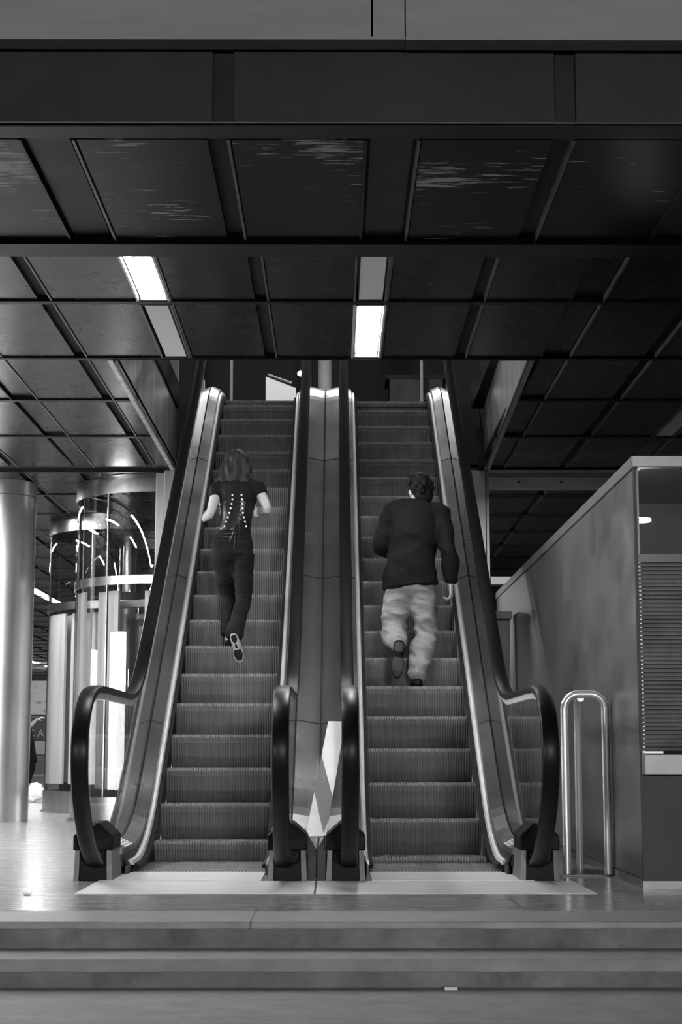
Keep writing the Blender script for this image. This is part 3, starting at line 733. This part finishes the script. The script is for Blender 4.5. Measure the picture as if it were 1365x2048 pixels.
# litter on the steps
b = MB(); p = unproject(903, 1977, 6.6); b.box(p.x-.025, p.x+.025, 6.60, 6.625, z2+.002, z2+.012); tag(b.build('paper_scrap', M['white']), 'tiny white paper scrap lying at the foot of the lower stone step', 'litter')
b = MB(); p = unproject(55, 1787, 8.35); b.prism([(p.x-.02, 8.35, .004), (p.x+.02, 8.33, .004), (p.x+.015, 8.40, .012), (p.x-.015, 8.41, .004)], (0, 0, .006)); tag(b.build('paper_scrap', M['white']), 'tiny white paper scrap on the stone floor left of the landing plate', 'litter')

# ------------------------------------------------------------------ people
def atpx(px, y, z):
    d = y*math.cos(PITCH)+(z-EYE)*math.sin(PITCH)
    return Vector(((px-682.5)/3300*d+y*math.sin(YAW), y, z))
class Body:
    def __init__(s): s.bm = bmesh.new()
    cap = .5
    def loft(s, pts, rad, lat=(1, 0, 0), seg=20, closed=True):
        pts = [Vector(p) for p in pts]; n = len(pts); lat = Vector(lat); rings = []
        rad = [(r, r) if not isinstance(r, tuple) else r for r in rad]
        t0 = (pts[1]-pts[0]).normalized(); t1 = (pts[-1]-pts[-2]).normalized()
        P = [pts[0]-t0*rad[0][1]*s.cap]+pts+[pts[-1]+t1*rad[-1][1]*s.cap]
        R = [(rad[0][0]*.55, rad[0][1]*.55)]+rad+[(rad[-1][0]*.55, rad[-1][1]*.55)]
        n = len(P)
        for i in range(n):
            t = (P[min(n-1, i+1)]-P[max(0, i-1)]).normalized()
            u = lat-t*lat.dot(t)
            if u.length < .2: u = Vector((0, 1, 0))-t*t.y
            u.normalize(); v = t.cross(u)
            rings.append([s.bm.verts.new(P[i]+u*R[i][0]*math.cos(2*PI*k/seg)+v*R[i][1]*math.sin(2*PI*k/seg)) for k in range(seg)])
        for i in range(n-1):
            for k in range(seg): s.bm.faces.new([rings[i][k], rings[i][(k+1) % seg], rings[i+1][(k+1) % seg], rings[i+1][k]])
        s.bm.faces.new(rings[0][::-1]); s.bm.faces.new(rings[-1])
        return s
    def smoothloft(s, pts, rad, lat=(1,0,0), sub=4, seg=20):
        pts = [Vector(p) for p in pts]; rad = [(r, r) if not isinstance(r, tuple) else r for r in rad]
        P, R = [], []
        n = len(pts)
        for i in range(n-1):
            p0, p1, p2, p3 = pts[max(0, i-1)], pts[i], pts[i+1], pts[min(n-1, i+2)]
            for k in range(sub):
                t = k/sub
                P.append(.5*((2*p1)+(-p0+p2)*t+(2*p0-5*p1+4*p2-p3)*t*t+(-p0+3*p1-3*p2+p3)*t**3))
                w_ = t*t*(3-2*t); R.append((rad[i][0]*(1-w_)+rad[i+1][0]*w_, rad[i][1]*(1-w_)+rad[i+1][1]*w_))
        P.append(pts[-1]); R.append(rad[-1]); return s.loft(P, R, lat, seg)
    def ell(s, c, r, rot=None, sub=3):
        res = bmesh.ops.create_icosphere(s.bm, subdivisions=sub, radius=1)
        m = Matrix.Translation(Vector(c))@(rot.to_4x4() if rot else Matrix.Identity(4))@Matrix.Diagonal((*r, 1))
        for v in res['verts']: v.co = m@v.co
        return s
    def hand(s, wrist, d, normal, side, curl=.5, k=1.):
        """palm from wrist along d; normal = back of the hand; side = direction towards the thumb"""
        w_ = Vector(wrist); d = Vector(d).normalized(); nn = Vector(normal); nn = (nn-d*nn.dot(d)).normalized()
        u = Vector(side); u = (u-d*u.dot(d)-nn*u.dot(nn)).normalized()
        s.loft([w_-d*.02, w_+d*.02*k, w_+d*.055*k, w_+d*.088*k], [(.021*k, .016*k), (.030*k, .0145*k), (.039*k, .0135*k), (.037*k, .0105*k)], u, 14)
        for q, (off, L, r) in enumerate(((.028, .072, .0085), (.0095, .080, .0088), (-.0095, .075, .0085), (-.027, .060, .0075))):
            p = w_+d*.083*k+u*off*k; a = 0; P = [p-d*.02*k]; R = [r*k]
            for j, f in enumerate((.45, .30, .25)):
                P.append(p.copy()); R.append(r*k*(1-.07*j)); a += curl*(.8, 1.05, .7)[j]*(1+.08*q)
                dd = d*math.cos(a)-nn*math.sin(a); p = p+dd*L*f*k
            P.append(p); R.append(r*k*.78)
            s.smoothloft(P, R, u, 3, 10)
        p = w_+d*.03*k+u*.026*k; d1 = (d*.62+u*.72-nn*.30).normalized(); d2 = (d*.85+u*.35-nn*.45).normalized()
        s.smoothloft([p-d1*.015*k, p, p+d1*.035*k, p+d1*.035*k+d2*.03*k, p+d1*.035*k+d2*.052*k], [.011*k, .013*k, .0105*k, .0095*k, .0075*k], nn, 3, 10)
        return s
    def head(s, c, fwd, k=1., tilt=0.):
        """c = centre of the skull; fwd = facing direction"""
        f = Vector(fwd).normalized(); r = f.cross(Vector((0, 0, 1))).normalized(); u = r.cross(f)
        R = Matrix((r, f, u)).transposed(); c = Vector(c)
        W = lambda x, y, z: c+r*x*k+f*y*k+u*z*k
        s.ell(W(0, -.012, .025), (.074*k, .094*k, .086*k), R)
        s.ell(W(0, .022, -.045), (.056*k, .066*k, .062*k), R)
        s.ell(W(0, .058, -.092), (.026*k, .024*k, .020*k), R)      # chin
        s.loft([W(0, .088, .012), W(0, .104, -.018), W(0, .103, -.030)], [(.009*k, .008*k), (.013*k, .013*k), (.015*k, .009*k)], r, 10)   # nose
        s.ell(W(0, .083, -.060), (.024*k, .010*k, .009*k), R)      # mouth
        s.ell(W(0, .080, .030), (.050*k, .014*k, .010*k), R)       # brow
        for q in (-1, 1):
            s.ell(W(q*.076, -.004, -.012), (.010*k, .020*k, .032*k), R); s.ell(W(q*.030, .082, .010), (.013*k, .008*k, .007*k), R)
        return s
    def finish(s, name, m, parent, voxel=.009, smooth=4, folds=None):
        bmesh.ops.recalc_face_normals(s.bm, faces=s.bm.faces)
        me = bpy.data.meshes.new(name); s.bm.to_mesh(me); s.bm.free()
        o = bpy.data.objects.new(name, me); COL.objects.link(o)
        r = o.modifiers.new('r', 'REMESH'); r.mode = 'VOXEL'; r.voxel_size = voxel; r.use_smooth_shade = True
        if smooth: sm = o.modifiers.new('s', 'SMOOTH'); sm.iterations = smooth; sm.factor = .5
        bpy.context.view_layer.update(); dg = bpy.context.evaluated_depsgraph_get()
        m2 = bpy.data.meshes.new_from_object(o.evaluated_get(dg)); o.modifiers.clear(); o.data = m2; m2.name = name
        m2.materials.clear(); m2.materials.append(m)
        if folds:
            amp, fx, fz = folds[:3]; bias = folds[3] if len(folds) > 3 else -.35
            ns = [v.normal.copy() for v in m2.vertices]
            for v, n in zip(m2.vertices, ns):
                q = Vector((v.co.x*fx, v.co.y*fx, v.co.z*fz+v.co.x*fz*.35))
                k = 1-abs(noise.noise(q))*2.6; k2 = noise.noise(q*2.1+Vector((5, 5, 5)))
                v.co += n*amp*(k*.75+k2*.5+bias)
            m2.update()
        for p in m2.polygons: p.use_smooth = True
        if parent: o.parent = parent; o.matrix_parent_inverse = Matrix.Translation(-parent.location) if parent.parent is None else Matrix.Identity(4)
        return o
def foot(b, heel, toe, up=(0, 0, 1), w_=.042, h=.05, lift=.0):
    heel, toe, up = Vector(heel), Vector(toe), Vector(up).normalized(); d = (toe-heel); L = d.length; d.normalize(); u = d.cross(up).normalized()
    pts = [heel+d*L*t+up*hh for t, hh in ((.03, .035), (.2, .038), (.45, .036), (.7, .026), (.9, .018), (.98, .014))]
    b.loft(pts, [(w_*.72, .034), (w_*.82, .038), (w_*.85, .036), (w_*1.05, .026), (w_*.9, .017), (w_*.5, .010)], u, 16)

# --- woman on the left escalator
P_ = atpx
HY = 13.12
wo = thing('person', 'long-haired person in a laced black corset and dark jeans running up the left escalator', 'person', (P_(462, HY, 1.52)))
pel = P_(464, HY, 2.33); wai = P_(471, HY+.02, 2.53); che = P_(475, HY+.06, 2.72); nec = P_(476, HY+.10, 2.90)
hed = P_(474, HY+.13, 3.02)
shL, shR = P_(436, HY+.06, 2.815), P_(517, HY+.06, 2.815)
elL, elR = P_(421, HY-.02, 2.60), P_(535, HY-.03, 2.64)
wrL, wrR = P_(409, HY+.16, 2.58), P_(517, HY+.19, 2.63)
hiL, hiR = P_(445, HY, 2.27), P_(486, HY, 2.27)
knL, knR = P_(456, HY+.16, 1.96), P_(488, HY+.03, 1.92)
anL, anR = P_(458, HY+.03, 1.60), P_(468, HY-.30, 1.60)
bd = Body()
bd.head(hed, (0, 1, -.02), .96)
bd.smoothloft([nec-Vector((0, .01, .05)), nec, hed-Vector((0, .0, .05))], [.052, .046, .05])
bd.smoothloft([pel, wai, che, nec-Vector((0, 0, .04))], [(.145, .10), (.105, .08), (.13, .09), (.07, .055)])
for sh, el, wr, sd in ((shL, elL, wrL, -1), (shR, elR, wrR, 1)):
    bd.smoothloft([sh-Vector((sd*.03, 0, 0)), sh, sh.lerp(el, .45), el, el.lerp(wr, .3), wr], [.042, .046, .043, .036, .036, .024], (0, 0, 1))
bd.hand(wrL, (-.15, .9, .35), (-.95, 0, .1), (0, .3, 1), .55, .95)
bd.hand(wrR, (-.25, .9, .2), (.95, .1, .0), (0, .3, 1), .8, .95)
for hi, kn, an in ((hiL, knL, anL), (hiR, knR, anR)):
    bd.smoothloft([hi, hi.lerp(kn, .5), kn, kn.lerp(an, .35), an], [.085, .068, .050, .046, .032])
foot(bd, anL+Vector((0, -.035, -.075)), anL+Vector((0.01, .17, -.075)))
tR = P_(486, HY-.30, 1.335)
dR = (tR-anR).normalized(); upR = Vector((0, .93, .25))
foot(bd, anR+Vector((-.002, -.02, .035))-dR*.0, anR+Vector((0, -.02, .0))+dR*.21, (0, .98, -.0), .038)
bd.finish('body', M['skin'], wo)
tp = Body()
tp.smoothloft([wai+Vector((0, 0, -.02)), wai.lerp(che, .5), che, che+Vector((0, .0, .09)), nec-Vector((0, .0, .065))], [(.122, .10), (.128, .10), (.155, .115), (.165, .105), (.085, .07)])
for sh, el, sd in ((shL, elL, -1), (shR, elR, 1)):
    tp.smoothloft([sh-Vector((sd*.07, 0, -.01)), sh+Vector((0, 0, .004)), sh.lerp(el, .30)], [(.062, .066), (.060, .062), (.056, .056)], (0, 1, 0))
tp.finish('short_sleeved_top', M['top'], wo, .009, folds=(.006, 7, 9))
cs = Body(); cs.smoothloft([wai+Vector((-.012, 0, -.075)), wai, wai.lerp(che, .55), che+Vector((0, 0, -.035))], [(.143, .112), (.127, .104), (.138, .108), (.150, .118)]); co = cs.finish('corset', M['leather'], wo, .008)
lc = MB()
def back(px, z, off=0):
    p = P_(px, HY, z); return Vector((p.x, p.y-.118-off, z))
zs = [2.735-.036*k for k in range(8)]
lx = [467, 467, 465.5, 463.5, 461, 458, 454.5, 451]; rx_ = [485, 486, 486.5, 487, 488, 490, 492, 494.5]
import itertools
for k in range(7):
    for a_, c_ in ((lx[k], rx_[k+1]), (rx_[k], lx[k+1])):
        lc.tube([back(a_, zs[k]), back((a_+c_)/2, (zs[k]+zs[k+1])/2, .006), back(c_, zs[k+1])], .0032, 6)
lc.build('corset_lacing', M['slot'], wo)
for k in range(8):
    for x in (lx[k], rx_[k]):
        e = MB(); q = back(x, zs[k], .0); e.tube([q+Vector((0, .012, 0)), q+Vector((0, -.006, 0))], .0075, 10); e.build('eyelet', M['alu'], co)
rb = MB()
for x0, x1, z1_ in ((474, 470, 2.30), (474, 462, 2.36), (476, 482, 2.38), (474, 478, 2.33)):
    rb.tube([back(x0, 2.50, .01), back((x0+x1)/2+3, 2.44, .03), back(x1, z1_, .02)], .006, 6)
rb.build('corset_ribbon', M['leather'], wo)
jn = Body()
jn.smoothloft([pel+Vector((-.01, 0, .10)), pel+Vector((0, 0, .03)), pel-Vector((0, 0, .06))], [(.140, .105), (.172, .128), (.165, .125)])
jn.smoothloft([hiL, hiL.lerp(knL, .5), knL, knL.lerp(anL, .4), anL.lerp(knL, .12)], [.094, .083, .063, .060, .066])
jn.smoothloft([hiR, hiR.lerp(knR, .5), knR, knR.lerp(anR, .4), anR.lerp(knR, .02)], [.094, .082, .064, .062, .072])
jn.finish('jeans', M['denim'], wo, folds=(.006, 6, 16))
st = MB()
for zz in (2.425, 2.400):
    st.tube([P_(441+50*q/8, HY-.085-.062*math.sin(PI*q/8), zz) for q in range(9)], .0016, 6)
st.build('waistband_stitching', M['trim'], wo)
hr = Body(); hr.ell(hed+Vector((0, -.018, .035)), (.092, .105, .092))
for k in range(34):
    a = math.radians(200+140*k/33) if k < 26 else math.radians(random.uniform(190, 350))
    q = hed+Vector((math.cos(a)*.075, math.sin(a)*.085, .04)); L = random.uniform(.20, .34)
    wv = random.uniform(.015, .05); sgn = 1 if math.cos(a) > 0 else -1
    P = [q]+[q+Vector((math.cos(a)*(.017*j)+sgn*wv*.6*math.sin(j*1.6+k), math.sin(a)*.008*j-.004*j, -L*j/5)) for j in range(1, 6)]
    rr = random.uniform(.7, 1.15)
    hr.smoothloft(P, [.026*rr, .028*rr, .026*rr, .024*rr, .017*rr, .007*rr], (1, 0, 0), 3, 8)
hr.finish('hair', M['hair2'], wo, .0065, 1, folds=(.016, 14, 5))
sn = Body(); foot(sn, anL+Vector((0, -.045, -.080)), anL+Vector((0.01, .19, -.080)), w_=.046); sn.finish('shoe', M['shoe'], wo, .006, 2)
sn = Body(); a0 = anR+Vector((-.003, -.015, .01)); fd = (tR-a0).normalized(); un = fd.cross(Vector((1, 0, 0))).normalized()
if un.y > 0: un = -un                      # sole normal towards the viewer
sn.loft([a0+fd*L_+un*.012 for L_ in (.005, .05, .11, .16, .20, .225)], [(.030, .030), (.034, .030), (.030, .024), (.042, .022), (.038, .016), (.018, .010)], (1, 0, 0), 16)
so = sn.finish('shoe', M['sole'], wo, .006, 2)
sl = Body()
sl.loft([a0+fd*L_+un*.040 for L_ in (.01, .04, .06)], [(.022, .006), (.024, .006), (.016, .006)], (1, 0, 0), 12)
sl.loft([a0+fd*L_+un*.030 for L_ in (.06, .11)], [(.014, .010), (.013, .008)], (1, 0, 0), 12)
sl.loft([a0+fd*L_+un*.028 for L_ in (.125, .165, .205)], [(.030, .008), (.036, .008), (.022, .006)], (1, 0, 0), 12); sl.finish('sole', M['shoe'], so, .004, 2)

# --- man on the right escalator
MY = 12.58; zt = ZN+(3+.57)*RISE
mo = thing('person', 'short-haired person in a dark shirt and pale jeans stepping up the right escalator', 'person', (P_(835, MY, zt)))
pel = P_(822, MY+.04, zt+.84); wai = P_(824, MY+.04, zt+1.02); che = P_(832, MY+.07, zt+1.26); nec = P_(838, MY+.12, zt+1.44); hed = P_(838, MY+.15, zt+1.53)
shL, shR = P_(785, MY+.10, zt+1.36), P_(880, MY+.05, zt+1.34)
elL, elR = P_(763, MY+.10, zt+1.10), P_(899, MY-.02, zt+1.03)
wrL, wrR = P_(783, MY+.32, zt+1.05), P_(902, MY+.02, zt+.79)
hiL, hiR = P_(800, MY+.04, zt+.79), P_(843, MY+.03, zt+.79)
knL, knR = P_(786, MY+.16, zt+.44), P_(849, MY+.14, zt+.43)
anL, anR = P_(799, MY-.22, zt+.30), P_(835, MY+.02, zt+.085)
bd = Body(); bd.head(hed, (-.45, 1, -.05), 1.02)
bd.smoothloft([nec-Vector((0, .01, .06)), nec, hed-Vector((0, 0, .05))], [.062, .056, .06])
bd.smoothloft([pel, wai, che, nec-Vector((0, 0, .05))], [(.15, .11), (.13, .10), (.155, .11), (.08, .065)])
for sh, el, wr, sd in ((shL, elL, wrL, -1), (shR, elR, wrR, 1)):
    bd.smoothloft([sh-Vector((sd*.03, 0, 0)), sh, sh.lerp(el, .5), el, el.lerp(wr, .3), wr], [.05, .052, .046, .040, .040, .027], (0, 1, 0))
bd.hand(wrL, (-.1, .9, .3), (-.95, 0, .1), (0, .3, 1), .6, 1.05)
bd.hand(wrR, (.05, .12, -1), (.95, -.3, 0), (-.2, 1, 0), .9, 1.1)
for hi, kn, an in ((hiL, knL, anL), (hiR, knR, anR)):
    bd.smoothloft([hi, hi.lerp(kn, .5), kn, kn.lerp(an, .35), an], [.09, .072, .055, .05, .036])
foot(bd, anR+Vector((0, -.03, -.075)), anR+Vector((0, .18, -.075)), w_=.036)
foot(bd, anL+Vector((0, .02, .03)), anL+Vector((-.02, -.02, -.19)), (0, 1, 0), .034)
bd.finish('body', M['skin'], mo)
sh_ = Body(); sh_.cap = .08
sh_.smoothloft([wai+Vector((-.005, 0, -.245)), wai+Vector((-.01, 0, -.17)), wai, che, che+Vector((0, 0, .09)), nec-Vector((0, 0, .045)), nec-Vector((0, 0, -.0))], [(.214, .168), (.210, .160), (.180, .138), (.192, .135), (.195, .12), (.10, .08), (.058, .058)])
sh_.smoothloft([shL+Vector((.06, 0, .01)), shL, shL.lerp(elL, .5), elL, elL.lerp(wrL, .5), wrL], [.072, .076, .068, .062, .054, .040], (0, 1, 0))
sh_.smoothloft([shR+Vector((-.06, 0, .01)), shR, shR.lerp(elR, .5), elR, elR.lerp(wrR, .5), wrR+Vector((0, 0, .01))], [.072, .076, .068, .066, .062, .042], (0, 1, 0))
sh_.finish('shirt', M['shirt'], mo, folds=(.018, 4.5, 8, -.1))
jn = Body()
jn.smoothloft([pel+Vector((0, 0, .06)), pel, pel-Vector((0, 0, .08))], [(.165, .12), (.192, .14), (.178, .135)])
jn.smoothloft([hiL, hiL.lerp(knL, .5), knL, knL.lerp(anL, .35), knL.lerp(anL, .82)], [.108, .105, .098, .092, .074])
jn.smoothloft([hiR, hiR.lerp(knR, .5), knR-Vector((-.01, 0, 0)), knR.lerp(anR, .35), knR.lerp(anR, .7), anR+Vector((0, 0, .01))], [.108, .102, .088, .098, .080, .074])
jn.finish('jeans', M['jeans'], mo, folds=(.016, 6, 12))
hr = Body(); hr.ell(hed+Vector((0.016, -.02, .035)), (.096, .108, .096)); hr.ell(hed+Vector((0.035, -.045, -.035)), (.075, .075, .085))
for k in range(90):
    v = Vector((random.gauss(0, 1), random.gauss(-.6, 1), random.gauss(.35, 1))).normalized()
    if v.z < -.9 or (v.x < -.45 and v.z < .15): continue
    hr.ell(hed+Vector((v.x*.098, -.02+v.y*.11, .03+v.z*.10)), [random.uniform(.018, .032)]*3, sub=1)
hr.finish('hair', M['hair'], mo, .007, 1)
sn = Body(); foot(sn, anR+Vector((0, -.055, -.086)), anR+Vector((0, .22, -.086)), w_=.052); sn.finish('shoe', M['shoe'], mo, .007, 2)
sn = Body(); a0 = anL+Vector((-.0, -.02, .02)); fd = (Vector((-.02, -.02, -.25))).normalized(); sn.loft([a0+fd*L_ for L_ in (0., .05, .11, .17, .22, .26)], [(.042, .045), (.044, .046), (.040, .040), (.050, .032), (.044, .024), (.02, .012)], (1, 0, 0), 16); s2 = sn.finish('shoe', M['shoe'], mo, .006, 2)
sl = Body(); un = Vector((0, -1, 0))
sl.loft([a0+fd*L_+un*.047 for L_ in (.0, .03, .065)], [(.034, .010), (.038, .010), (.032, .010)], (1, 0, 0), 14)
sl.loft([a0+fd*L_+un*q for L_, q in ((.11, .040), (.16, .034), (.21, .026), (.25, .016))], [(.036, .008), (.048, .008), (.045, .008), (.024, .006)], (1, 0, 0), 14); sl.finish('sole', M['sole2'], s2, .005, 1)

# --- person far behind, mostly hidden by the column
WY = 34.6
wk = thing('person', 'distant person in black reaching out one arm, half hidden behind the thick column', 'person', P_(50, WY, 0))
hd = P_(43, WY, 1.58); bd = Body(); bd.head(hd, (1, .1, 0), 1.)
bd.smoothloft([hd-Vector((0, 0, .2)), hd-Vector((0, 0, .05))], [.05, .05])
bd.smoothloft([P_(47, WY, .85), P_(49, WY, 1.1), P_(48, WY, 1.38)], [(.12, .15), (.10, .13), (.09, .17)])
sh = P_(50, WY-.1, 1.34); el = P_(61, WY-.15, 1.28); wr = P_(74, WY-.15, 1.40)
bd.smoothloft([sh, sh.lerp(el, .5), el, el.lerp(wr, .3), wr], [.05, .046, .042, .042, .028], (0, 1, 0)); bd.hand(wr, (.9, 0, .35), (0, -.4, 1), (0, -1, 0), .35, 1.1)
for a_, x1, x2, dy in ((52, 65, 57, -.08), (45, 40, 28, .08)):
    bd.smoothloft([P_(a_, WY+dy, .85), P_(x1, WY+dy, .46), P_((x1+x2)/2-1, WY+dy, .25), P_(x2, WY+dy, .08)], [.085, .058, .052, .038])
    foot(bd, P_(x2-3, WY+dy, .004), P_(x2+13, WY+dy, .004))
bd.finish('body', M['skin'], wk, .012)
ct = Body(); ct.smoothloft([P_(56, WY, .52), P_(54, WY, .85), P_(52, WY, 1.1), P_(49, WY, 1.40)], [(.20, .2), (.17, .18), (.14, .16), (.10, .19)]); ct.smoothloft([sh, sh.lerp(el, .9)], [.065, .055], (0, 1, 0)); ct.finish('coat', M['coat'], wk, .014)
for a_, x1, x2, dy in ((52, 65, 57, -.08), (45, 40, 28, .08)):
    ct = Body(); ct.smoothloft([P_(a_, WY+dy, .8), P_(x1, WY+dy, .46), P_((x1+x2)/2-1, WY+dy, .25), P_(x2, WY+dy, .10)], [.09, .064, .058, .045]); ct.finish('stocking', M['coat'], wk, .012)
    ct = Body(); foot(ct, P_(x2-3.5, WY+dy, .0), P_(x2+14, WY+dy, .0), w_=.048); ct.finish('shoe', M['shoe'], wk, .012, 2)
hr = Body(); hr.ell(hd+Vector((-.015, 0, .03)), (.10, .09, .10)); hr.finish('hair', M['hair'], wk, .012)
